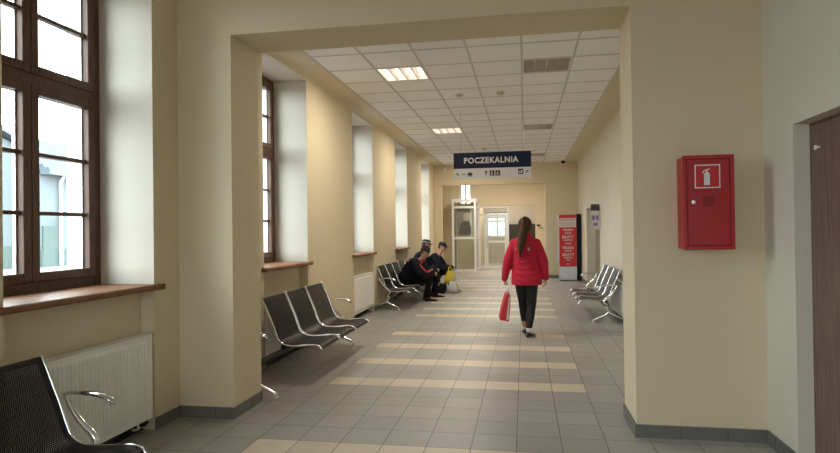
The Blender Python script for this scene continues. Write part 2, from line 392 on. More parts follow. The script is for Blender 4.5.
# ---------------------------------------------------------------- windows
def window_unit(name, yf):
    """yf = far jamb; unit fills the opening at X -3.20 .. -3.12"""
    y0 = yf-WIN_W; root = empty(name, (-3.20, (y0+yf)/2, WIN_Z0)); root['kind'] = 'structure'
    h = WIN_W/2; H = WIN_Z1-WIN_Z0
    bm = B((-.04, .04, -h, -h+.07, -.044, H), (-.04, .04, h-.07, h, -.044, H), (-.04, .04, -h+.07, h-.07, -.044, .05), (-.04, .04, -h+.07, h-.07, H-.07, H),
           (-.045, .045, -h+.07, h-.07, 1.345, 1.415))
    obj('window_frame', bm, FRAMEW, root, bevel=.006)
    for (z0, z1, bars) in ((.05, 1.345, 2), (1.415, H-.07, 1)):
        for (a, b) in ((-h+.07, -.002), (.002, h-.07)):
            s = .062
            bm = B((-.028, .052, a, a+s, z0, z1), (-.028, .052, b-s, b, z0, z1), (-.028, .052, a+s, b-s, z0, z0+s), (-.028, .052, a+s, b-s, z1-s, z1))
            for k in range(1, bars+1):
                zz = z0+s+(z1-z0-2*s)*k/(bars+1); box(bm, -.02, .03, a+s, b-s, zz-.014, zz+.014)
            sash = obj('sash', bm, FRAMEW, root, bevel=.005)
            obj('pane', B((-.012, -.008, a+s-.004, b-s+.004, z0+s-.004, z1-s+.004)), GLASS, sash)
            objs('pane_spacer', [(-.022, .0, a+s, a+s+.012, z0+s, z1-s), (-.022, .0, b-s-.012, b-s, z0+s, z1-s)], SPACER, sash)
    # sill board
    poly = [(.055, -.06), (.52, -.06), (.532, -.05), (.532, -.028), (.52, -.018), (.055, -.018)]
    bm = bmesh.new(); prism(bm, poly, 'y', -h+.001, h-.001)
    box(bm, .4805, .532, -h-.065, -h, -.06, -.018); box(bm, .4805, .532, h, h+.065, -.06, -.018)
    obj('window_sill', bm, SILLW, root)
    return root
for i, yf in enumerate(WIN_FAR): window_unit('window_%d' % (i+1), yf)

# ---------------------------------------------------------------- doors
d = empty('door_1', (1.69, 3.41, 0)); d['kind'] = 'structure'
obj('door_leaf', B((0, .045, -.478, .478, .004, 2.05)), DOORW, d, bevel=.003)
obj('door_stop', B((-.0, .08, .479, .489, 0, 2.064), (0, .08, -.489, -.479, 0, 2.064), (0, .08, -.479, .479, 2.052, 2.064)), DOORW, d)
hm = bmesh.new(); tube(hm, [(-.001, -.40, 1.05), (-.05, -.40, 1.05), (-.055, -.36, 1.05), (-.055, -.28, 1.05)], .009)
obj('door_handle', hm, CHROME, d, smooth=True)
hook = B((-.006, 0, .40, .425, 1.90, 1.925)); box(hook, -.008, -.001, .36, .405, 1.905, 1.915)
tag(obj('door_sticker', hook, WHITE, d), 'small white sticker at the top corner of the door')
d = empty('door_2', (1.83, 14.55, 0)); d['kind'] = 'structure'
obj('door_leaf', B((0, .028, -1.34, -.01, .004, 1.975), (0, .028, .01, 1.34, .004, 1.96)), GREYD, d, bevel=.003)
obj('door_handle', Tb([(-.001, -.08, 1.0), (-.04, -.08, 1.0), (-.045, -.2, 1.0)], .009), CHROME, d, smooth=True)
dk = empty('cupboard', (0.02, YR-.32, 0))
obj('carcass', B((-.75, .75, 0, .3, .0, 1.70)), DARKM, dk, bevel=.004)
objs('cupboard_door', [(-.74, -.005, -.02, -.001, .06, 1.69), (.005, .74, -.02, -.001, .06, 1.69)], DARKM, dk)
tag(dk, 'dark low cupboard against the far back wall, half hidden by the walking woman', 'cupboard')

# ---------------------------------------------------------------- ceiling lamps
LAMPON = mat('fluorescent_tube_lit', (1, 1, 1), .5, emit=(1.0, .95, .86), estr=3.0)
LAMPOFF = mat('fluorescent_tube_off', (.62, .60, .57), .35)
LOUVRE = mat('louvre_aluminium', (.66, .60, .54), .4, .3)
HOUSE = mat('lamp_housing', (.80, .79, .76), .35)
def louvre_lamp(x, k, on, label):
    y = 7.17+PY*k
    r = empty('ceiling_lamp', (x+PX/2, y+PY/2, ZC-.006)); a, b = PX/2-.013, PY/2-.013
    obj('housing', B((-a, a, -b, b, .055, .065), (-a, -a+.012, -b, b, 0, .055), (a-.012, a, -b, b, 0, .055), (-a, a, -b, -b+.012, 0, .055), (-a, a, b-.012, b, 0, .055)),
        HOUSE, r)
    bm = bmesh.new()
    for i in range(1, 4):
        xx = -a+2*a*i/4; box(bm, xx-.006, xx+.006, -b+.012, b-.012, .004, .028)
    for j in range(1, 12):
        yy = -b+2*b*j/12; box(bm, -a+.012, a-.012, yy-.0015, yy+.0015, .006, .018)
    obj('louvre', bm, LOUVRE, r)
    for i in range(4):
        xx = -a+2*a*(i+.5)/4
        obj('lamp_tube', Tb([(xx, -b+.02, .038), (xx, b-.02, .038)], .014, seg=10), LAMPON if on else LAMPOFF, r, smooth=True)
    tag(r, label, 'ceiling lamp', 'square louvred lamps set in the suspended ceiling')
    return r
nm = ['nearest', 'middle', 'farthest']
for (x, k), s in zip(LIT, nm):
    louvre_lamp(x, k, True, 'square four-tube ceiling lamp, glowing white, the %s of the lit row on the left' % s)
    y = 7.17+PY*k
    ld = bpy.data.lights.new('lamp_light', 'AREA'); ld.shape = 'SQUARE'; ld.size = .5; ld.energy = LAMP_POWER; ld.color = (1, .89, .72)
    lo = bpy.data.objects.new('lamp_light', ld); COL.objects.link(lo); lo.location = (x+PX/2, y+PY/2, ZC-.012)
for (x, k), s in zip(UNLIT, nm):
    louvre_lamp(x, k, False, 'square louvred ceiling lamp switched off, the %s of the dark row on the right' % s)

def ceiling_disc(x, y, label):
    bm = bmesh.new()
    prof = [(.06, 0), (.062, -.012), (.05, -.02), (.047, -.03), (.035, -.042), (.012, -.046)]
    loft(bm, [[(r*math.cos(2*PI*k/24), r*math.sin(2*PI*k/24), z) for k in range(24)] for r, z in prof])
    bmesh.ops.recalc_face_normals(bm, faces=bm.faces)
    o = obj('smoke_detector', bm, mat('detector_plastic', (.66, .60, .50), .5), smooth=True, loc=(x, y, ZC-.0005))
    bm = bmesh.new(); loft(bm, [[(r*math.cos(2*PI*k/24), r*math.sin(2*PI*k/24), z) for k in range(24)] for r, z in ((.0475, -.024), (.0485, -.026), (.0475, -.029))])
    obj('sensor_slot', bm, DARKM, o)
    tag(o, label, 'smoke detector', 'round detectors on the suspended ceiling')
ceiling_disc(-.92, 8.8, 'round beige smoke detector on the ceiling, nearer pair, left one')
ceiling_disc(-.31, 8.8, 'round beige smoke detector on the ceiling, nearer pair, right one')
ceiling_disc(-.94, 14.7, 'round smoke detector far down the ceiling, just above the hanging sign')

# dome camera at the far right ceiling edge, motion sensor on the end wall
bm = bmesh.new(); ellip(bm, (0, 0, -.03), (.055, .055, .05)); tube(bm, [(0, 0, 0), (0, 0, -.03)], .06, seg=20)
tag(obj('security_camera', bm, BLACKM, smooth=True, loc=(1.17, 18.0, ZC-.007)), 'small black dome camera under the far right ceiling corner', 'camera')
bm = B((-.035, .035, -.045, 0, -.06, .06)); obj_ms = obj('motion_sensor', bm, WHITE, bevel=.012, loc=(-2.38, YE, 3.33))
tag(obj_ms, 'small white motion sensor high on the end wall', 'sensor')

# ================================================================ OUTSIDE
ASPH = mat('outside_paving', (.14, .125, .125), .9, var=.12, vscale=1.5)
tag(obj('ground_outside', B((-70, XO, -40, 70, -.3, -.14), (XO, 25, -40, YB-.3, -.3, -.14), (XO, 25, 27, 70, -.3, -.14)), ASPH), kind='structure')
BW = mat('pale_render_facade', (.105, .125, .132), .85, var=.04, vscale=.6)
BW2 = mat('pale_green_plinth', (.06, .088, .08), .85)
RT = mat('blue_grey_roof', (.085, .108, .122), .6, var=.1, vscale=2)
bld = empty('building', (-25, 22.9, -.14))
bm = B((-8, 0, -14, 3.4, 0, 6.0)); prism(bm, [(-14, 6.0), (3.4, 6.0), (-5.3, 8.8)], 'x', -8, 0)
obj('wall', bm, BW, bld)
obj('annex_wall', B((-8, .9, 3.4, 22, 0, 4.9)), BW, bld)
bm = bmesh.new(); prism(bm, [(-14.5, 5.95), (-5.3, 8.9), (3.9, 5.95), (3.9, 6.2), (-5.3, 9.15), (-14.5, 6.2)], 'x', -8.4, .5)
obj('roof', bm, RT, bld)
bm = bmesh.new(); prism(bm, [(1.5, 4.7), (1.5, 4.95), (-3, 7.2), (-8, 7.2), (-8, 4.7)], 'y', 3.4, 22.5)
for k in range(14):
    t = (k+.5)/14; box(bm, 1.5-4.5*t-.06, 1.5-4.5*t+.06, 3.4, 22.5, 4.95+2.25*t-.02, 4.95+2.25*t+.07)
obj('annex_roof', bm, RT, bld)
obj('plinth', B((0, .06, -14, 3.4, 0, 1.1), (.9, .96, 3.4, 22, 0, .9)), BW2, bld)
obj('downpipe', Tb([(1.3, 4.6, 4.8), (1.05, 4.6, 4.4), (1.05, 4.6, 0)], .08), WHITE, bld)
for (yy, zz, ww, hh) in ((-10.5, 1.5, 1.2, 2.2), (-7, 1.5, 1.2, 2.2), (-3.5, 1.5, 1.2, 2.2), (0, 1.5, 1.2, 2.2)):
    f = obj('window', B((0, .08, yy-ww/2-.12, yy+ww/2+.12, zz-.12, zz), (0, .08, yy-ww/2-.12, yy+ww/2+.12, zz+hh, zz+hh+.12), (0, .08, yy-ww/2-.12, yy-ww/2, zz, zz+hh), (0, .08, yy+ww/2, yy+ww/2+.12, zz, zz+hh), (0, .06, yy-.04, yy+.04, zz, zz+hh)), WHITE, bld)
    obj('pane', B((0, .03, yy-ww/2, yy+ww/2, zz, zz+hh)), RT, f)
dd = obj('door', B((.9, .98, .0+3.5, 4.3, 0, 2.1)), BW2, bld)
bm = B((.9, .97, 6.0, 7.1, 1.2, 2.4)); obj('window', bm, RT, bld)
tag(bld, 'pale grey gabled building with a tiled annex across the street, seen through the nearest window', 'building')
sg = empty('round_sign', (-22.9, 27.4, 0.0))
bm = bmesh.new(); ring = [(.35*math.cos(2*PI*k/24), 2.35+.35*math.sin(2*PI*k/24)) for k in range(24)]; prism(bm, ring, 'x', 0, .05)
obj('sign_disc', bm, mat('green_sign', (.12, .36, .22), .6), sg)
obj('sign_post', Tb([(-.03, 0, -.14), (-.03, 0, 2.5)], .03), STEELG, sg)
tag(sg, 'round green sign on a post in the street outside', 'sign')
# a garden wall, the outdoor horizon to the left
tag(obj('boundary_wall', B((-40, -39.5, -15, 60, -.14, 2.2)), BW2), 'low pale green boundary wall behind the gabled building', 'wall')

# ================================================================ RADIATORS
def radiator(cx, cyy, L, label, z0=.10, z1=.72, face=1):
    """face +1: front towards +X, mounted in a niche behind it"""
    r = empty('radiator', (cx, cyy, 0), 0 if face > 0 else PI)
    h = L/2; H0, H1 = z0, z1
    # ribbed front panel: rows of pressed channels
    bm = bmesh.new(); p = .0345; n = max(3, int((L-.05)/p)); prof = []
    y = -n*p/2
    pts = [(-h, 0.0)]
    for i in range(n):
        a = y+i*p
        pts += [(a+.003, 0.0), (a+.007, .013), (a+.0275, .013), (a+.0315, 0.0)]
    pts.append((h, 0.0))
    def row(z, k): return [bm.verts.new((.040+q[1]*k, q[0], z)) for q in pts]
    rows = [row(H0, 0), row(H0+.035, 0), row(H0+.055, 1), row(H1-.055, 1), row(H1-.035, 0), row(H1-.012, 0)]
    for a, b in zip(rows, rows[1:]):
        for i in range(len(pts)-1): bm.faces.new((a[i], a[i+1], b[i+1], b[i]))
    box(bm, .025, .039, -h, h, H0, H1-.012)
    box(bm, -.039, -.025, -h, h, H0, H1-.012)
    obj('front_panel', bm, RADW, r)
    obj('side_cover', B((-.04, .046, h, h+.006, H0, H1)), RADW, r, bevel=.002)
    obj('side_cover', B((-.04, .046, -h-.006, -h, H0, H1)), RADW, r, bevel=.002)
    bm = B((-.04, -.034, -h, h, H1-.012, H1), (.040, .046, -h, h, H1-.012, H1))
    k = int(L/.02)
    for i in range(k): box(bm, -.034, .040, -h+L*i/k, -h+L*i/k+.010, H1-.008, H1-.002)
    obj('top_grille', bm, RADW, r)
    for py_ in (h-.04, h-.10): obj('pipe', Tb([(0, py_, H0-.0), (0, py_, .045), (-.03, py_, .04), (-.045, py_, .04)], .009), RADW, r, smooth=True)
    v = Tb([(0, h-.04, H0-.01), (.0, h-.04, .05)], [.016, .018], seg=12); tube(v, [(0, h-.07, .065), (.0, h+.0, .065)], .015, seg=12)
    obj('valve', v, BLACKM, r, smooth=True)
    obj('air_vent', Tb([(0, h+.004, H1-.035), (0, h+.022, H1-.035)], .009, seg=10), WHITE, r, smooth=True)
    tag(r, label, 'radiator', 'white ribbed panel radiators')
    return r
def rad_y(yf): return yf-WIN_W/2
radiator(-2.762, rad_y(4.02), 1.22, 'white ribbed radiator under the nearest window, behind the front bench')
radiator(-2.762, rad_y(7.22), 1.22, 'white radiator mostly hidden behind the empty bench just past the left pillar')
radiator(-2.762, rad_y(10.58), 1.22, 'cream-white radiator in the niche between the two left benches of the corridor')
radiator(-2.762, rad_y(13.82), 1.22, 'white radiator behind the person in the red-trimmed jacket')
radiator(XR-.075, 10.0, 1.6, 'white radiator on the right wall behind the steel bench', z0=.08, z1=.62, face=-1)

# ================================================================ BENCHES
PITCH = .605
PROF = smooth_path([(-.418, 0, .80), (-.402, 0, .77), (-.358, 0, .67), (-.303, 0, .54), (-.266, 0, .44), (-.232, 0, .375), (-.17, 0, .338), (-.08, 0, .33), (.03, 0, .338), (.12, 0, .345), (.178, 0, .335), (.205, 0, .305)], 3)
def sheet(bm, path, y0, y1, off, th, mi=0, uv=None):
    vs = []; L = 0; acc = [0]
    for a, b in zip(path, path[1:]): L += (b-a).length; acc.append(L)
    N = []
    for i in range(len(path)):
        t = (path[min(i+1, len(path)-1)]-path[max(i-1, 0)]).normalized(); N.append(Vector((t.z*-1, 0, t.x))*-1)
    for i, p in enumerate(path):
        q = p + N[i]*off; k = q + N[i]*th
        vs.append([bm.verts.new((q.x, y0, q.z)), bm.verts.new((q.x, y1, q.z)), bm.verts.new((k.x, y1, k.z)), bm.verts.new((k.x, y0, k.z))])
    fs = []
    for i in range(len(vs)-1):
        a, b = vs[i], vs[i+1]
        for j in range(4):
            f = bm.faces.new((a[j], a[(j+1) % 4], b[(j+1) % 4], b[j])); f.material_index = mi; fs.append((f, i))
    bm.faces.new(vs[0][::-1]).material_index = mi; bm.faces.new(vs[-1]).material_index = mi
    if uv is not None:
        for f, i in fs:
            for l in f.loops:
                idx = i if any(l.vert is v for v in vs[i]) else i+1
                l[uv].uv = (l.vert.co.y, acc[idx])
def make_bench(slate=False, places=(0, 1, 2, 3)):
    solid, perf = (SLATE, PERFS) if slate else (BLACKM, PERF)
    r = empty('beam_bench')
    for i in places:
        yc = (i-1.5)*PITCH
        bm = bmesh.new(); uv = bm.loops.layers.uv.new('UVMap')
        sheet(bm, PROF, yc-.278, yc-.245, 0, .004, 0, uv); sheet(bm, PROF, yc+.245, yc+.278, 0, .004, 0, uv)
        sheet(bm, PROF[:4], yc-.245, yc+.245, 0, .004, 0, uv); sheet(bm, PROF[-5:], yc-.245, yc+.245, 0, .004, 0, uv)
        sheet(bm, PROF[3:-4], yc-.245, yc+.245, 0, .003, 1, uv)
        bmesh.ops.recalc_face_normals(bm, faces=bm.faces)
        s = obj('seat', bm, solid, r, smooth=False, mats=[solid, perf])
        for e in (-1, 1):
            o = obj('seat_rail', Tb([Vector((p.x, yc+e*.2865, p.z)) for p in PROF], .0092, seg=8, round_ends=True), CHROME, s, smooth=True)
        objs('seat_bracket', [(-.225, -.175, yc-.27, yc-.245, .295, .335), (-.225, -.175, yc+.245, yc+.27, .295, .335)], BLACKM, s)
    obj('beam', B((-.232, -.168, -1.26, 1.26, .255, .297)), BLACKM, r, bevel=.005)
    for e in (-1, 1):
        y = e*1.215
        bm = bmesh.new()
        tube(bm, smooth_path([(-.20, y, .262), (-.205, y, .20), (-.235, y, .14)], 4), [.030, .026, .024], seg=12, squash=(.7, 1))
        tube(bm, smooth_path([(-.24, y, .15), (-.17, y, .11), (-.07, y, .065), (-.005, y, .032)], 4), [.026, .017, .013], seg=12, squash=(1, 1.2), round_ends=True)
        tube(bm, smooth_path([(-.23, y, .145), (-.30, y, .115), (-.40, y, .07), (-.475, y, .035)], 4), [.026, .017, .013], seg=12, squash=(1, 1.2), round_ends=True)
        lg = obj('leg', bm, CHROME, r, smooth=True)
        for x in (-.002, -.475):
            fb = bmesh.new(); tube(fb, [(x, y, .034), (x, y, .012)], .010, seg=10); tube(fb, [(x, y, .014), (x, y, .0)], [.020, .026], seg=16)
            obj('foot_pad', fb, CHROME, lg, smooth=False)
        ya = e*1.285
        bm = bmesh.new()
        tube(bm, smooth_path([(-.36, ya, .575), (-.32, ya, .582), (-.22, ya, .583), (-.13, ya, .575), (-.075, ya, .558), (-.055, ya, .54)], 5), [.012, .016, .022, .024, .020, .014], seg=12, squash=(.62, 1.25), round_ends=True)
        tube(bm, smooth_path([(-.355, ya, .575), (-.315, ya, .50), (-.25, ya, .42), (-.175, ya, .355), (-.16, ya, .31), (-.20, ya-e*.02, .285)], 5), [.012, .015, .019, .018, .016], seg=10, squash=(1, 1.2))
        tube(bm, [(-.20, ya-e*.04, .278), (-.20, ya, .278)], .016, seg=10)
        obj('armrest', bm, CHROME, r, smooth=True)
    return r
bench0 = make_bench()
bench_specs = [(-2.17, 1.63, 'black perforated beam bench nearest the camera, cut off at the bottom left corner'),
               (-2.17, 6.16, 'empty black perforated beam bench with three seats and a gap, just past the left pillar'),
               (-2.30, 12.02, 'black perforated beam bench carrying the person in the red-trimmed jacket'),
               (-2.30, 14.95, 'black beam bench at the far left, under the person in the black cap')]
for i, (x, y, lb) in enumerate(bench_specs):
    b = bench0 if i == 0 else make_bench(places=(1, 2, 3)) if i == 1 else copy_tree(bench0)
    b.location = (x, y, 0); tag(b, lb, 'bench', 'steel beam benches in the waiting corridor')
rb = make_bench(slate=True, places=(1, 2, 3)); rb.location = (1.04, 10.80, 0); rb.rotation_euler = (0, 0, PI)
tag(rb, 'slate grey steel beam bench against the right wall, behind the woman in red', 'bench', 'steel beam benches in the waiting corridor')

# ================================================================ FIRE CABINET
fc = empty('extinguisher_cabinet', (1.195, Y1, 1.31))
obj('cabinet_body', B((-.15, .15, -.165, 0, 0, .615)), RED, fc, bevel=.004)
fb = B((-.158, .158, -.195, -.166, -.003, .618))
obj('door_surround', B((-.158, .158, -.19, -.166, -.003, .022), (-.158, .158, -.19, -.166, .593, .618), (-.158, -.133, -.19, -.166, .022, .593), (.133, .158, -.19, -.166, .022, .593)), RED, fc, bevel=.003); fb.free()
dr = obj('cabinet_door', B((-.130, .130, -.187, -.166, .025, .590)), RED, fc, bevel=.002)
tag(obj('pictogram', B((-.085, .072, -.1885, -.187, .40, .555)), WHITE, dr), 'red square sign with a white border and a white extinguisher')
obj('pictogram_field', B((-.078, .065, -.1893, -.1885, .407, .548)), REDSIGN, dr)
bm = bmesh.new()
cxp = -.010; zz = .42
body = [(cxp-.018, zz), (cxp+.018, zz), (cxp+.018, zz+.072), (cxp+.012, zz+.082), (cxp+.005, zz+.086), (cxp+.005, zz+.094), (cxp-.005, zz+.094), (cxp-.005, zz+.086), (cxp-.012, zz+.082), (cxp-.018, zz+.072)]
prism(bm, body, 'y', -.1898, -.1893)
prism(bm, [(cxp-.006, zz+.094), (cxp+.020, zz+.104), (cxp+.018, zz+.108), (cxp-.01, zz+.102), (cxp-.022, zz+.094), (cxp-.03, zz+.078), (cxp-.025, zz+.077), (cxp-.017, zz+.09)], 'y', -.1898, -.1893)
obj('extinguisher_symbol', bm, WHITE, dr)
bm = bmesh.new()
for i in range(6):
    for j in range(6): box(bm, -.035+i*.012, -.026+i*.012, -.188, -.1868, .285+j*.011, .293+j*.011)
obj('vent_grid', bm, mat('dark_red_slots', (.16, .01, .012), .6), dr)
kb = Tb([(-.095, -.187, .31), (-.095, -.191, .31)], .013, seg=16); tube(kb, [(-.095, -.191, .31), (-.095, -.201, .31)], .008, seg=12)
obj('knob', kb, CHROME, dr)
tag(fc, 'red metal fire extinguisher cabinet mounted on the right pillar', 'cabinet')

# ================================================================ HANGING SIGN
hs = empty('hanging_sign', (-.512, 10.0, 2.322))
W2 = .645
obj('navy_panel', B((-W2, W2, -.02, .02, .172, .437)), NAVY, hs, bevel=.002)
obj('white_panel', B((-W2, W2, -.019, .019, 0, .172)), LGREY, hs, bevel=.002)
text('heading', 'POCZEKALNIA', .132, LGREY, (-.02, -.0212, .300), (1, 0, 0), hs, bold=.0048, sx=.93, space=1.13)
def q(pts, m=BLACKP, y=-.0212, t=.002): obj('pictogram', (lambda b: (prism(b, pts, 'y', y, y+t), b)[1])(bmesh.new()), m, hs)
def arrow(cx, cz, ang, s=.05):
    ca, sa = math.cos(ang), math.sin(ang)
    q([(cx+ca*x*s-sa*z*s, cz+sa*x*s+ca*z*s) for x, z in ((-.14, -.7), (.14, -.7), (.14, .1), (.5, .1), (0, .75), (-.5, .1), (-.14, .1))])
def rect(x0, x1, z0, z1, m=BLACKP, y=-.0212, t=.002): q([(x0, z0), (x1, z0), (x1, z1), (x0, z1)], m, y, t)
arrow(-.575, .075, .75, .045); rect(-.50, -.435, .070, .082)
q([(-.405, .05), (-.335, .05), (-.325, .07), (-.345, .105), (-.395, .105), (-.415, .07)]); rect(-.42, -.32, .035, .042)
arrow(-.10, .09, 0, .055); rect(-.04, .04, .04, .13); rect(.055, .135, .04, .13); rect(.43, .515, .055, .145); arrow(.575, .095, -.75, .045)
for x0 in (-.02, .075):
    for a, b, c, d in ((.002, .008, .05, .10), (.026, .032, .05, .10), (.012, .018, .045, .125)): rect(x0+a, x0+b, c, d, LGREY, -.0218, .0006)
rect(.442, .503, .075, .085, LGREY, -.0218, .0006); rect(.445, .455, .085, .115, LGREY, -.0218, .0006); rect(.47, .50, .09, .12, LGREY, -.0218, .0006)
for x0 in (-.52, .52):
    obj('suspension_rod', Tb([(x0, 0, .437), (x0, 0, ZC-.003-2.322)], .004, seg=8), STEELG, hs)
tag(hs, 'navy and white hanging sign reading POCZEKALNIA under the corridor ceiling', 'sign')

# small flag sign by the far door on the right
fs = empty('flag_sign', (XR, 13.12, 1.44))
obj('sign_board', B((-.19, -.012, -.006, .006, 0, .54)), LGREY, fs)
obj('sign_header', B((-.19, -.012, -.0085, -.006, .40, .54)), mat('dark_violet_print', (.06, .04, .09), .5), fs)
obj('wall_bracket', B((-.012, 0, -.015, .015, .05, .49)), STEELG, fs)
objs('symbol', [(-.17, -.10, -.0085, -.006, .20, .30), (-.08, -.035, -.0085, -.006, .20, .30), (-.15, -.05, -.0085, -.006, .08, .14)], mat('violet_print', (.22, .16, .34), .5), fs)
tag(fs, 'small white and violet flag sign sticking out above the bench on the right wall', 'sign')

# ================================================================ KIOSK
ks = empty('ticket_kiosk', (1.215, 17.2, 0))
obj('cabinet', B((-.24, .24, 0, .45, .02, 1.86)), STEELG, ks, bevel=.006)
obj('base', B((-.225, .225, .015, .43, 0, .02)), DARKM, ks)
fp = obj('front_panel', B((-.236, .236, -.014, 0, .40, 1.86)), REDSIGN, ks, bevel=.003)
obj('header_panel', B((-.228, .228, -.0165, -.014, 1.51, 1.77)), LGREY, fp)
objs('header_line', [(-.20, .20, -.0175, -.0165, z, z+.012) for z in (1.56, 1.62, 1.70, 1.735)], RED, fp)
for z, s, sz in ((1.43, 'TRAIN', .115), (1.34, 'TICKETS', .06), (1.23, 'BILETY', .125), (1.145, 'KOLEJOWE', .055), (1.05, 'TICKETS', .06), (.925, 'TRAIN', .125), (.84, 'TICKETS', .06), (.73, 'BILETY', .125), (.65, 'KOLEJOWE', .055), (.585, 'TRAIN', .045), (.47, 'BILETY', .035)):
    text('lettering', s, sz*.85, LGREY, (0, -.0155, z), (1, 0, 0), fp, bold=.002)
obj('service_panel', B((-.20, .20, -.006, 0, .05, .37)), STEELG, ks, bevel=.003)
obj('lock', Tb([(-.03, -.006, .24), (-.03, -.012, .24)], .02, seg=14), CHROME, ks)
sp = obj('side_screen', B((-.262, -.24, .05, .40, .95, 1.30)), LGREY, ks, bevel=.004)
obj('side_shelf', B((-.29, -.24, .05, .40, .60, .95)), STEELG, ks, bevel=.004)
obj('corner_light', B((-.30, -.24, -.01, .05, 1.74, 1.83)), WHITE, ks, bevel=.01)
tag(ks, 'grey ticket kiosk with a red lettered front at the far end of the right wall', 'kiosk')
tag(obj('black_panel', B((1.49, 1.585, 17.25, 17.75, 0, 1.88)), BLACKM, bevel=.004), 'tall black narrow panel standing between the kiosk and the right wall', 'panel')  # plain tall black box beside the kiosk

# ================================================================ LOBBY
def alu_frame(bm, x0, x1, y, z0, z1, t=.06, d=.03, rails=()):
    box(bm, x0, x0+t, y-d, y+d, z0, z1); box(bm, x1-t, x1, y-d, y+d, z0, z1)
    box(bm, x0+t, x1-t, y-d, y+d, z0, z0+t); box(bm, x0+t, x1-t, y-d, y+d, z1-t, z1)
    for z in rails: box(bm, x0+t, x1-t, y-d, y+d, z-t/2, z+t/2)
gv = empty('glazed_vestibule', (-2.10, 21.6, 0))
bm = bmesh.new(); alu_frame(bm, -.43, .43, -.5, 0, 2.53, .075, .035, (1.18, 2.28))
obj('front_frame', bm, WFRAME, gv, bevel=.004)
bm = bmesh.new()
for x in (-.40, .40):
    for y in (-.45, .85): box(bm, x-.03, x+.03, y-.03, y+.03, .0, 2.53)
    for z in (0.03, 1.18, 2.28, 2.50): box(bm, x-.025, x+.025, -.42, .82, z-.03, z+.03)
obj('side_frame', bm, WFRAME, gv, bevel=.004)
obj('roof_panel', B((-.44, .44, -.54, .88, 2.53, 2.58)), WFRAME, gv)
GL2 = glass_material('door_glass', (.94, .97, .97), 1.0)
objs('pane', [(-.36, .36, -.503, -.497, .07, 1.15), (-.36, .36, -.503, -.497, 1.21, 2.25), (-.36, .36, -.503, -.497, 2.31, 2.46), (.398, .402, -.42, .82, .06, 2.28)], GL2, gv)
tag(gv, 'white framed glass vestibule box at the left of the far lobby', 'vestibule')
# poster: a generic portrait in dark greys behind the vestibule glass
pr = empty('poster', (-2.10, 21.15, 1.25))
obj('poster_sheet', B((-.27, .27, 0, .008, 0, .99)), mat('poster_print', (.30, .28, .24), .6, var=.8, vscale=6), pr)
bm = bmesh.new()
prism(bm, [(.09+.12*math.cos(a*PI/8), .70+.15*math.sin(a*PI/8)) for a in range(16)], 'y', -.002, 0)
obj('portrait_head', bm, mat('poster_skin', (.58, .46, .36), .6, var=.3, vscale=14), pr)
bm = bmesh.new()
prism(bm, [(-.20, .05), (.24, .05), (.24, .34), (.17, .50), (.0, .54), (-.13, .44)], 'y', -.0015, 0)
obj('portrait_coat', bm, mat('poster_coat', (.09, .09, .08), .6, var=.6, vscale=16), pr)
obj('poster_margin', B((.21, .30, -.001, .007, 0.0, .99)), WHITE, pr)
tag(pr, 'dark portrait poster hanging inside the glass vestibule', 'poster')
# tall window behind the vestibule
wl = empty('window_8', (-2.17, YL+.1, 2.45)); wl['kind'] = 'structure'
bm = bmesh.new(); alu_frame(bm, -.205, .205, 0, 0, .80, .05, .03, ()); box(bm, -.045, .045, -.028, .028, .05, .75)
obj('window_frame', bm, WFRAME, wl); obj('pane', B((-.16, .16, -.003, .003, .04, .76)), GL2, wl)
# glass doors in the lobby opening
d4 = empty('door_4', (-1.12, YL+.06, 0)); d4['kind'] = 'structure'
bm = bmesh.new(); alu_frame(bm, -.575, .565, 0, .002, 2.365, .07, .035, (2.02,)); box(bm, -.36, -.30, -.034, .034, .07, 2.0)
obj('door_frame', bm, WFRAME, d4, bevel=.004)
bm = bmesh.new(); alu_frame(bm, -.29, .48, 0, .01, 1.98, .075, .02, (1.02,))
lf = obj('door_leaf', bm, WFRAME, d4, bevel=.004)
objs('pane', [(-.22, .41, -.003, .003, .08, .98), (-.22, .41, -.003, .003, 1.05, 1.91)], GL2, lf)
obj('door_handle', Tb([(-.25, -.02, 1.25), (-.25, -.07, 1.25), (-.25, -.07, .8), (-.25, -.02, .8)], .012), CHROME, lf, smooth=True)
objs('pane', [(-.50, -.37, -.003, .003, .08, 1.99), (-.50, .49, -.003, .003, 2.06, 2.29)], GL2, d4)
# added glazed opening behind the camera, brings daylight to the front wall
w10 = empty('window_10', (-.55, YB-.15, 0)); w10['kind'] = 'structure'
bm = bmesh.new()
for a in (-.875, 0): alu_frame(bm, a, a+.875, 0, 0, 2.9, .06, .035, (1.0, 2.15))
obj('window_frame', bm, WFRAME, w10); obj('pane', B((-.82, .82, -.003, .003, .06, 2.84)), GL2, w10)
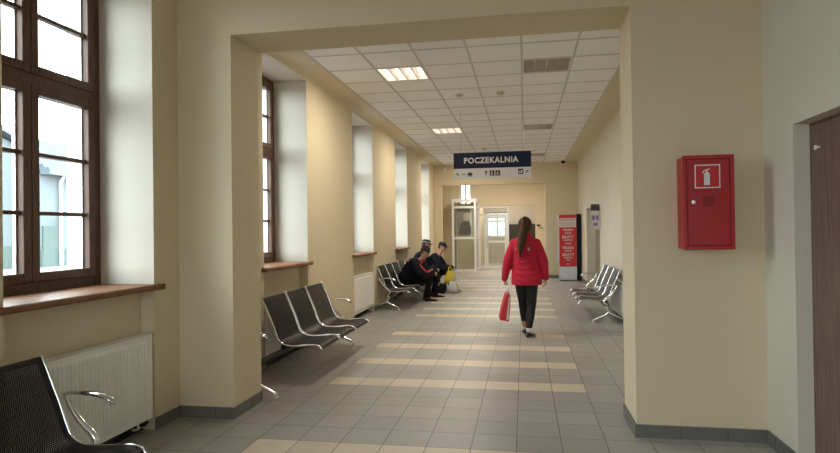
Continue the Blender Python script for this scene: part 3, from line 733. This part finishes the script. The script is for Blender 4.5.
# window at the end of the vestibule
w9 = empty('window_9', (-1.16, YR+.1, 1.15)); w9['kind'] = 'structure'
bm = bmesh.new(); alu_frame(bm, -.5, .5, 0, 0, 1.10, .06, .03, (.7,)); box(bm, -.03, .03, -.028, .028, .06, 1.04)
obj('window_frame', bm, WFRAME, w9); obj('pane', B((-.45, .45, -.003, .003, .05, 1.05)), glass_material('dimmed_daylight_glass', (.30, .325, .315), 1.0), w9)  # pane darkened, dimmer daylight put into the glass colour
wlmp = B((-.05, .05, -.10, 0, -.02, .02), (-.03, .06, -.13, -.10, -.03, .01))
tag(obj('wall_hook', wlmp, BLACKM, bevel=.006, loc=(.53, YL, 1.62)), 'small black fitting on the lobby wall right of the woman', 'fitting')
for (lx, ly, nm_) in ((-.8, 20.3, 'over the lobby entrance'), (-.8, 24.6, 'beyond the lobby doors')):
    pl = empty('ceiling_lamp', (lx, ly, 3.5)); obj('housing', B((-.6, .6, -.1, .1, -.05, 0)), WFRAME, pl); obj('diffuser', B((-.57, .57, -.08, .08, -.056, -.05)), LAMPON, pl)
    tag(pl, 'long fluorescent ceiling lamp ' + nm_, 'ceiling lamp')
    ld = bpy.data.lights.new('lobby_light', 'AREA'); ld.shape = 'RECTANGLE'; ld.size = 1.1; ld.size_y = .15; ld.energy = LAMP_POWER*1.7; ld.color = (1, .91, .78)
    lo = bpy.data.objects.new('lobby_light', ld); COL.objects.link(lo); lo.location = (lx, ly, 3.43)

# ================================================================ PEOPLE
SKIN = mat('skin', (.50, .29, .20), .55, var=.06, vscale=8)
HAIRB = wood_material('dark_brown_hair', (.022, .010, .006), (.11, .048, .026), (26, 26, 3), .7, 5)
FLEECE = mat('red_fleece', (.50, .014, .042), .95, bump=.5, bscale=160, var=.12, vscale=7)
LEG = mat('black_leggings', (.009, .009, .012), .75, var=.1, vscale=10)
PUFF = mat('black_padded_nylon', (.006, .007, .012), .8, spec=.2, bump=.5, bscale=14)
NAVYJ = mat('dark_navy_coat', (.007, .009, .016), .85, spec=.2, bump=.3, bscale=22)
TROU = mat('black_trousers', (.007, .007, .009), .9, spec=.2, bump=.3, bscale=18)
KNIT = mat('dark_knit', (.018, .018, .022), .95, bump=.8, bscale=220)
SHOEB = mat('black_shoe', (.010, .010, .011), .45)
SOLE = mat('pale_shoe_sole', (.62, .60, .56), .6)
SOCK = mat('white_sock', (.62, .58, .54), .9)
EYE = mat('eye_dark', (.02, .015, .012), .2)
def remesh(o, vox=.008, sm=3):
    r = o.modifiers.new('fuse', 'REMESH'); r.mode = 'VOXEL'; r.voxel_size = vox; r.use_smooth_shade = True
    if sm: s = o.modifiers.new('soften', 'SMOOTH'); s.factor = .5; s.iterations = sm
    return o
def oval(c, a, b, n=24, tilt=None):
    """ring in the plane spanned by vectors a and b"""
    c = Vector(c); a = Vector(a); b = Vector(b)
    return [c + a*math.cos(2*PI*k/n) + b*math.sin(2*PI*k/n) for k in range(n)]
def hand(bm, wrist, d, palm_n, thumb_side, s=1.0, curl=.5):
    """palm and five fingers; d: direction of the fingers, palm_n: side the fingers close towards"""
    wrist = Vector(wrist); d = Vector(d).normalized(); n = Vector(palm_n); n = (n-d*n.dot(d)).normalized(); t = Vector(thumb_side); t = (t-d*t.dot(d)-n*t.dot(n)).normalized()
    rings = [oval(wrist+d*(x*s), t*(wd*s), n*(th*s), 12) for x, wd, th in ((-.02, .026, .019), (.0, .027, .018), (.03, .037, .016), (.065, .042, .015), (.088, .040, .012))]
    loft(bm, rings)
    for k, (off, L) in enumerate(((.031, .068), (.0105, .076), (-.0105, .071), (-.031, .056))):
        p = wrist+d*(.078*s)+t*(off*s); pts = [p]; ang = .25*curl
        for seg_, f in enumerate((.45, .31, .24)):
            ang += curl*.75
            pts.append(pts[-1]+(d*math.cos(ang)+n*math.sin(ang))*(L*f*s))
        tube(bm, pts, [.0092*s, .0088*s, .0080*s, .0068*s], seg=8, round_ends=True)
    p = wrist+d*(.022*s)+t*(.028*s); dd = (t*.75+d*.65+n*.35).normalized()
    tube(bm, [p, p+dd*(.035*s), p+dd*(.055*s)+d*(.012*s)+n*(.012*s), p+dd*(.065*s)+d*(.032*s)+n*(.020*s)], [.0125*s, .0105*s, .0095*s, .008*s], seg=8, round_ends=True)
def head(bm, c, f, upv, s=1.0):
    """c: centre of the skull, f: where the face looks"""
    c = Vector(c); f = Vector(f).normalized(); u = Vector(upv); u = (u-f*u.dot(f)).normalized(); r = f.cross(u)
    R = Matrix((r, f, u)).transposed()
    ellip(bm, c+u*.018*s-f*.008*s, (.074*s, .092*s, .092*s), R)
    ellip(bm, c-u*.040*s+f*.026*s, (.056*s, .062*s, .070*s), R)
    ellip(bm, c-u*.092*s+f*.058*s, (.024*s, .022*s, .018*s), R)
    tube(bm, [c+f*.084*s+u*.012*s, c+f*.100*s-u*.020*s, c+f*.104*s-u*.034*s], [.009*s, .012*s, .014*s], seg=8, round_ends=True)
    ellip(bm, c+f*.090*s-u*.062*s, (.024*s, .010*s, .006*s), R, 10, 6); ellip(bm, c+f*.088*s-u*.072*s, (.020*s, .010*s, .006*s), R, 10, 6)
    ellip(bm, c+f*.080*s+u*.024*s, (.052*s, .014*s, .010*s), R, 10, 6)
    for e in (-1, 1): ellip(bm, c+r*e*.074*s-f*.004*s-u*.012*s, (.009*s, .020*s, .032*s), R, 10, 8)
    return R
def eyes(parent, c, f, upv, s=1.0):
    c = Vector(c); f = Vector(f).normalized(); u = Vector(upv); u = (u-f*u.dot(f)).normalized(); r = f.cross(u)
    for e in (-1, 1):
        bm = bmesh.new(); ellip(bm, c+f*.082*s+r*e*.031*s-u*.0*s, (.012*s,)*3, None, 10, 8)
        obj('eye', bm, EYE, parent, smooth=True)
def shoe(bm, ankle, d, s=1.0, floor=0.0, mi=0):
    a = Vector(ankle); d = Vector(d); d.z = 0; d.normalize(); l = Vector((-d.y, d.x, 0)); z0 = floor
    secs = [(-.075, .024, .055), (-.06, .034, .085), (-.02, .038, .095), (.03, .038, .080), (.08, .043, .060), (.13, .045, .045), (.165, .036, .036), (.185, .018, .026)]
    rings = []
    for x, wd, h in secs:
        c = Vector((a.x, a.y, 0))+d*(x*s); pts = []
        for k in range(14):
            t = 2*PI*k/14; cx_, cz_ = math.cos(t), math.sin(t)
            pts.append(c+l*(wd*s*cx_)+Vector((0, 0, z0+.012+(h*s-.012)*max(0, (.5+.5*cz_))**.8)))
        rings.append(pts)
    loft(bm, rings)
def sole(bm, ankle, d, s=1.0, floor=0.0, th=.018):
    a = Vector(ankle); d = Vector(d); d.z = 0; d.normalize(); l = Vector((-d.y, d.x, 0)); half = [(-.08, .012), (-.07, .030), (-.03, .038), (.03, .037), (.09, .046), (.135, .047), (.17, .036), (.19, .014)]
    out = [(x, w_) for x, w_ in half]+[(x, -w_) for x, w_ in reversed(half)]
    P = [Vector((a.x, a.y, 0))+d*(x*s)+l*(w_*s) for x, w_ in out]
    loft(bm, [[p+Vector((0, 0, floor+.001)) for p in P], [p+Vector((0, 0, floor+th)) for p in P]])

# ---- woman walking away
W = empty('person', (0.015, 8.2, 0))
def V(*a): return Vector(a)
hipL, hipR = V(-.075, .0, .84), V(.085, .0, .84)
knL, knR = V(-.045, .10, .46), V(.075, .03, .45)
anL, anR = V(-.015, .17, .085), V(.035, -.085, .085)
shL, shR = V(-.150, .0, 1.275), V(.150, .0, 1.275)
elL, elR = V(-.235, -.03, 1.045), V(.235, -.03, 1.045)
wrL, wrR = V(-.285, .02, .80), V(.265, .03, .81)
hc = V(.0, .02, 1.505); hf = V(0, 1, -.12); hu = V(0, 0, 1)
bm = bmesh.new()
head(bm, hc, hf, hu, .94)
tube(bm, [V(0, -.005, 1.30), V(0, .0, 1.38), V(0, .01, 1.45)], [.056, .048, .050], seg=14, round_ends=True)
loft(bm, [oval((0, 0, z), (a, 0, 0), (0, b, 0)) for z, a, b in ((.78, .10, .07), (.84, .150, .095), (.92, .145, .09), (1.03, .115, .08), (1.15, .13, .09), (1.24, .135, .09), (1.30, .10, .065), (1.35, .055, .045))])
for h_, k_, a_ in ((hipL, knL, anL), (hipR, knR, anR)):
    tube(bm, smooth_path([h_, (h_+k_)/2+V(0, .01, 0), k_, (k_+a_)/2+V(0, -.015, .02), a_], 3), [.078, .068, .050, .048, .032], seg=14, round_ends=True)
    tube(bm, [a_, a_+V(0, .05, -.045), a_+V(0, .13, -.055)], [.032, .028, .020], seg=10, round_ends=True)
for s_, e_, w_ in ((shL, elL, wrL), (shR, elR, wrR)): tube(bm, smooth_path([s_, e_, w_], 4), [.042, .036, .026], seg=12, round_ends=True)
hand(bm, wrL+V(0, 0, -.02), V(-.02, .05, -1), V(1, 0, 0), V(0, 1, 0), .9, 1.5)
hand(bm, wrR+V(0, 0, -.02), V(.0, .1, -1), V(-1, 0, 0), V(0, 1, 0), .9, .55)
body = remesh(obj('body', bm, SKIN, W), .006, 2); eyes(body, hc, hf, hu, .94)
bm = bmesh.new()
loft(bm, [oval((x, y, z), (a, 0, 0), (0, b, 0), 32) for z, a, b, x, y in ((.705, .200, .135, .012, 0), (.74, .206, .142, .012, 0), (.86, .200, .140, .01, 0), (.98, .180, .128, .0, 0), (1.10, .175, .125, -.003, 0), (1.20, .178, .125, -.005, -.005), (1.27, .172, .112, -.005, -.005), (1.32, .145, .095, -.005, -.005), (1.36, .098, .080, 0, 0), (1.40, .070, .070, 0, .005), (1.425, .068, .068, 0, .005))])
for s_, e_, w_ in ((shL, elL, wrL), (shR, elR, wrR)):
    tube(bm, smooth_path([s_+V(0, 0, .0), (s_+e_)/2, e_, (e_+w_)/2, w_+V(0, 0, -.01)], 3), [.060, .064, .062, .058, .046], seg=16, round_ends=True)
for k in range(7):    # soft folds
    z = .80+.08*k; tube(bm, [V(-.17+.02*math.sin(k), -.115, z), V(-.05, -.137, z-.03), V(.08, -.137, z-.015), V(.17, -.11, z+.02)], .007, seg=6, round_ends=True)
jk = remesh(obj('jacket', bm, FLEECE, W), .009, 5)
for o_ in objs('back_print', [(x, x+w_, -.139, -.115, z, z+h_) for x, z, w_, h_ in ((.030, 1.20, .028, .010), (.030, 1.178, .030, .010), (-.135, 1.19, .014, .010))], LGREY, jk): tag(o_, 'small white lettering on the back, mostly under the ponytail')
bm = bmesh.new()
loft(bm, [oval((.004, 0, z), (a, 0, 0), (0, b, 0)) for z, a, b in ((.76, .11, .085), (.82, .158, .11), (.90, .158, .105), (1.0, .135, .095))])
for h_, k_, a_ in ((hipL, knL, anL), (hipR, knR, anR)):
    tube(bm, smooth_path([h_, (h_+k_)/2+V(0, .01, 0), k_, (k_+a_)/2+V(0, -.018, .03), a_+V(0, 0, .065)], 3), [.090, .080, .060, .058, .044], seg=16, round_ends=True)
remesh(obj('leggings', bm, LEG, W), .008, 3)
for a_, dd in ((anL, V(-.15, 1, 0)), (anR, V(.40, 1, 0))):
    bm = bmesh.new(); shoe(bm, a_, dd, .95); sh = obj('shoe', bm, SHOEB, W, smooth=True)
    bm = bmesh.new(); sole(bm, a_, dd, .96, 0, .010); obj('sole', bm, SOLE, sh)
    obj('sock', Tb([a_+V(0, 0, -.02), a_+V(0, 0, .055)], [.040, .040], seg=16), SOCK, W, smooth=True)
bm = bmesh.new()
ellip(bm, hc+V(0, -.022, .024), (.094, .100, .100), None, 20, 14)
ellip(bm, hc+V(0, -.055, -.03), (.078, .060, .060), None, 16, 10)
ellip(bm, hc+V(-.008, -.095, .085), (.036, .034, .034), None, 12, 8)
tail = smooth_path([hc+V(-.008, -.09, .095), hc+V(-.015, -.140, .07), hc+V(-.022, -.165, -.03), hc+V(-.035, -.172, -.14), hc+V(-.055, -.172, -.25), hc+V(-.065, -.172, -.34), hc+V(-.07, -.165, -.43)], 5)
tube(bm, tail, [.034, .054, .072, .082, .076, .055, .010], seg=14, squash=(1, .6))
random.seed(3)
for k in range(26):
    a = random.uniform(-1, 1); o_ = random.uniform(.6, 1); ph = random.uniform(0, 6); L = random.uniform(.8, 1.04)
    pts = []
    for i, p in enumerate(tail):
        t = i/(len(tail)-1); wv = .066*math.sin(PI*min(1, .15+t*.9))*a
        if t > L: break
        pts.append(p+V(wv+.006*math.sin(ph+t*14), -.022*o_*math.sqrt(max(0, 1-a*a*.8)), 0))
    if len(pts) > 3: tube(bm, pts, .0075, seg=6, round_ends=True)
for k in range(18):
    a = -1.45+2.9*k/17
    pts = [hc+V(.086*math.sin(a)*math.cos(t*1.1), -.022-.098*math.cos(a)*math.sin(.4+t*.9)-.0, .024+.10*math.sin(.3+t*1.1)*math.cos(a*.5)) for t in (0, .35, .7, 1.0)]
    tube(bm, pts, .006, seg=6, round_ends=True)
hr = remesh(obj('hair', bm, HAIRB, W), .006, 2)
bt = [hc+V(-.010+.030*math.cos(2*PI*k/16), -.118+.010*math.sin(2*PI*k/16), .092+.030*math.sin(2*PI*k/16)) for k in range(17)]
obj('hair_band', Tb(bt, .006, seg=8), BLACKM, hr, smooth=True)
tag(W, 'woman in a red fleece jacket and black leggings walking away, long dark ponytail', 'person')

# her shopping bag
pb = empty('shopping_bag', (0.015-.305, 8.22, .235)); pb.rotation_euler = (.06, .16, .12)
bm = bmesh.new(); loft(bm, [[V(-.062, -.13, 0), V(.062, -.13, 0), V(.062, .13, 0), V(-.062, .13, 0)], [V(-.050, -.13, .20), V(.050, -.13, .20), V(.050, .13, .20), V(-.050, .13, .20)], [V(-.026, -.13, .36), V(.026, -.13, .36), V(.026, .13, .36), V(-.026, .13, .36)]])
obj('bag_body', bm, REDSIGN, pb)
bm = bmesh.new(); loft(bm, [[V(.022, -.1325, .02), V(.052, -.1325, .02), V(.052, -.1305, .02), V(.022, -.1305, .02)], [V(.008, -.1325, .33), V(.022, -.1325, .33), V(.022, -.1305, .33), V(.008, -.1305, .33)]])
tag(obj('bag_stripe', bm, LGREY, pb), 'pale grey stripe down the side of the bag')
for e in (-1, 1):
    obj('handle', Tb(smooth_path([(e*.022, -.06, .35), (e*.018, -.045, .42), (e*.012, .0, .465), (e*.018, .045, .42), (e*.022, .06, .35)], 5), .0055, seg=8), WHITE, pb, smooth=True)
tag(pb, 'red paper shopping bag with white handles in the walking woman\'s left hand', 'bag')

# ---- seated people, facing the corridor (+X); origin on the floor under the pelvis
def seated(loc, label, lean=.22, headz=1.05, headx=.36, coat=PUFF, hat='beanie', bulk=1.0, knee=.50, foot=.50, hands=(.52, .60), trim=None, gaze=(1, 0, -.25), seat=.345):
    r = empty('person', loc)
    pel = V(0, 0, seat+.115); ch = V(lean*.75, 0, headz-.30); nk = V(headx-.05, 0, headz-.13); hd = V(headx, 0, headz); g = V(*gaze)
    kz = seat+.14
    legs = []
    for e in (-1, 1):
        legs.append((pel+V(.02, e*.09, -.02), V(knee, e*.12, kz-.03), V(foot+(.02 if e < 0 else -.06), e*.12, .085)))
    arms = []
    for e in (-1, 1):
        sh_ = ch+V(.02, e*.19, .06); el_ = V((sh_.x+hands[0])*.5-.03, e*.27, (sh_.z+hands[1])*.5-.13); wr_ = V(hands[0]-.06, e*.07, hands[1])
        arms.append((sh_, el_, wr_))
    bm = bmesh.new(); head(bm, hd, g, V(.1, 0, 1), 1.0)
    tube(bm, [nk-V(.06, 0, .07), nk, hd-V(.02, 0, .05)], [.062, .055, .055], seg=12, round_ends=True)
    ax = (ch-pel)
    def ring(t, a, b, grow=0):
        c = pel.lerp(ch, t); tv = ax.normalized(); nv = V(0, 1, 0).cross(tv)
        return oval(c, V(0, a+grow, 0), nv*(b+grow))
    T_ = ((-.25, .12, .09), (0, .16, .12), (.35, .15, .115), (.7, .16, .11), (1.0, .17, .10), (1.18, .14, .08), (1.3, .06, .05))
    loft(bm, [ring(t, a, b) for t, a, b in T_])
    for h_, k_, a_ in legs:
        tube(bm, smooth_path([h_, k_, a_], 4), [.085, .058, .038], seg=12, round_ends=True)
        tube(bm, [a_, a_+V(.06, 0, -.045), a_+V(.14, 0, -.055)], [.034, .03, .02], seg=8, round_ends=True)
    for s_, e_, w_ in arms: tube(bm, smooth_path([s_, e_, w_], 4), [.048, .040, .030], seg=12, round_ends=True)
    for e, (s_, e_, w_) in zip((-1, 1), arms): hand(bm, w_, V(1, -e*.5, -.35), V(-.2, -e*.3, -1), V(.2, -e*1, .2), .95, .9)
    body = remesh(obj('body', bm, SKIN, r), .007, 2); eyes(body, hd, g, V(.1, 0, 1))
    g_ = .035*bulk
    bm = bmesh.new(); loft(bm, [ring(t, a, b, g_+.012) for t, a, b in ((-.36, .13, .10),)+T_[1:-1]] + [ring(1.30, .065, .060, .012), ring(1.36, .060, .055, .008)])
    for s_, e_, w_ in arms: tube(bm, smooth_path([s_, e_, w_], 4), [.060+g_, .052+g_*.8, .038+g_*.4], seg=14, round_ends=True)
    for k in range(5):
        t = .1+.2*k; bm_r = ring(t, .15, .115, g_+.010)
        tube(bm, bm_r+[bm_r[0]], .012*bulk, seg=6)
    jk = remesh(obj('jacket', bm, coat, r), .010, 4)
    if trim:
        s_, e_, w_ = arms[0]
        bm = bmesh.new(); p0 = nk+V(.045, -.075, -.04)
        tube(bm, smooth_path([p0, s_+V(.085, -.03, .035), e_+V(.085, -.035, .07), w_+V(.0, -.015, .055)], 5), [.020, .024, .024, .022], seg=8, round_ends=True)
        tube(bm, [w_-V(.055, -.0, -.006), w_+V(.012, 0, 0)], .056, seg=14)
        tag(obj('jacket_trim', bm, trim, jk, smooth=True), 'red trim along the sleeve and cuff')
    bm = bmesh.new(); loft(bm, [ring(t, a, b, .018) for t, a, b in ((-.34, .12, .09), (0, .16, .12), (.3, .15, .115))])
    for h_, k_, a_ in legs: tube(bm, smooth_path([h_, h_.lerp(k_, .5), k_, k_.lerp(a_, .5), a_+V(0, 0, .02)], 3), [.105, .092, .078, .068, .060], seg=14, round_ends=True)
    remesh(obj('trousers', bm, TROU, r), .010, 3)
    for h_, k_, a_ in legs:
        bm = bmesh.new(); shoe(bm, a_, V(1, 0, 0), 1.0); sh = obj('shoe', bm, SHOEB, r, smooth=True)
        bm = bmesh.new(); sole(bm, a_, V(1, 0, 0), 1.0); obj('sole', bm, RUBBER, sh)
    f = g.normalized(); u = V(.1, 0, 1); u = (u-f*u.dot(f)).normalized(); rr = f.cross(u); R = Matrix((rr, f, u)).transposed()
    bm = bmesh.new()
    if hat == 'beanie':
        loft(bm, [[hd+R @ V(a*math.cos(2*PI*k/20), a*1.2*math.sin(2*PI*k/20)-.008, z) for k in range(20)] for z, a in ((.018, .083), (.02, .089), (.055, .089), (.058, .084), (.085, .080), (.112, .062), (.128, .035), (.132, .005))])
        h = obj('knit_hat', bm, KNIT, r, smooth=True)
    else:
        loft(bm, [[hd+R @ V(a*math.cos(2*PI*k/20), a*1.2*math.sin(2*PI*k/20)-.008, z) for k in range(20)] for z, a in ((.030, .083), (.06, .087), (.095, .076), (.112, .05), (.118, .005))])
        h = obj('cap', bm, KNIT, r, smooth=True)
        bm = bmesh.new(); out = [(.07*math.cos(t), .085+.075*math.sin(t)) for t in [PI*k/10 for k in range(11)]]
        P = [hd+R @ V(x, y, .034-.10*(y-.085)) for x, y in out]+[hd+R @ V(-.06, .06, .04), hd+R @ V(.06, .06, .04)]
        loft(bm, [P, [p+f*.0+u*.006 for p in P]]); obj('cap_peak', bm, KNIT, h)
        if hat == 'banded':
            bm = bmesh.new(); loft(bm, [[hd+R @ V(a*math.cos(2*PI*k/20), a*1.2*math.sin(2*PI*k/20)-.008, z) for k in range(20)] for z, a in ((.050, .0868), (.052, .0890), (.062, .0888), (.064, .0866))], caps=False)
            tag(obj('cap_band', bm, LGREY, h, smooth=True), 'pale band around the dark cap')
    bm = bmesh.new(); ellip(bm, hd+R @ V(0, -.045, -.005), (.078, .062, .060), R, 14, 10)
    obj('hair', bm, HAIRB, body, smooth=True)
    tag(r, label, 'person')
    return r
seated((-2.43, 12.30, 0), 'person hunched forward in a black jacket with red trim, nearest on the left benches', lean=.22, headz=1.02, headx=.38, bulk=1.9, knee=.45, foot=.44, hands=(.60, .59), trim=mat('red_trim', (.42, .02, .03), .6), gaze=(1, -.1, -.5))
seated((-2.40, 13.02, 0), 'person in a dark cap with a pale band, half hidden behind the hunched one', lean=.16, headz=1.15, headx=.26, bulk=1.1, coat=NAVYJ, hat='banded', knee=.48, foot=.46, hands=(.52, .62), gaze=(1, .25, -.2))
seated((-2.33, 14.25, 0), 'person in a black peaked cap and dark coat bent over a yellow bag', lean=.26, headz=1.06, headx=.38, bulk=1.3, coat=NAVYJ, hat='cap', knee=.50, foot=.62, hands=(.66, .56), gaze=(1, -.25, -.35))

YEL = mat('yellow_plastic', (.62, .46, .03), .4, bump=.5, bscale=12); WHB = mat('white_plastic_bag', (.52, .50, .46), .45, bump=.6, bscale=14)
def soft_bag(name, loc, w_, d_, h_, m, label, rz=0):
    r = empty(name, loc, rz); bm = bmesh.new(); rings = []
    for z, k in ((0, .75), (.06, 1.0), (.35, 1.05), (.7, .85), (.9, .60), (1.0, .5)):
        rings.append([V(w_/2*k*math.copysign(abs(math.cos(t))**.6, math.cos(t))*(1+.08*math.sin(5*t+z*9)), d_/2*k*math.copysign(abs(math.sin(t))**.6, math.sin(t))*(1+.08*math.cos(4*t+z*7)), h_*z) for t in [2*PI*i/24 for i in range(24)]])
    loft(bm, rings); obj('bag_body', bm, m, r, smooth=True)
    for e in (-1, 1): obj('handle', Tb(smooth_path([(-w_*.16, e*.02, h_*.97), (-w_*.12, e*.02, h_+.06), (0, e*.012, h_+.10), (w_*.12, e*.02, h_+.06), (w_*.16, e*.02, h_*.97)], 4), .008, seg=6, squash=(1, .5)), m, r, smooth=True)
    tag(r, label, 'bag'); return r
soft_bag('plastic_bag', (-1.74, 13.99, .20), .25, .16, .30, YEL, 'bright yellow plastic bag held at the knees of the far seated person', .3)
soft_bag('plastic_bag', (-1.64, 13.78, .0), .26, .18, .27, WHB, 'white plastic bag on the floor in front of the yellow one', -.2)
br = empty('travel_bag', (-1.96, 13.76, 0))
bm = bmesh.new(); prism(bm, [(-.14, .02), (.14, .02), (.15, .16), (.11, .22), (-.11, .22), (-.15, .16)], 'y', -.20, .20)
obj('bag_body', bm, PUFF, br, bevel=.02)
obj('handle', Tb(smooth_path([(0, -.09, .22), (0, -.06, .30), (0, .06, .30), (0, .09, .22)], 4), .011, seg=8), BLACKM, br, smooth=True)
for x in (-.10, .10):
    for y in (-.16, .16): obj('foot', Tb([(x, y, .0), (x, y, .022)], .012, seg=10), RUBBER, br)
tag(br, 'black travel bag on the floor between the seated people', 'bag')
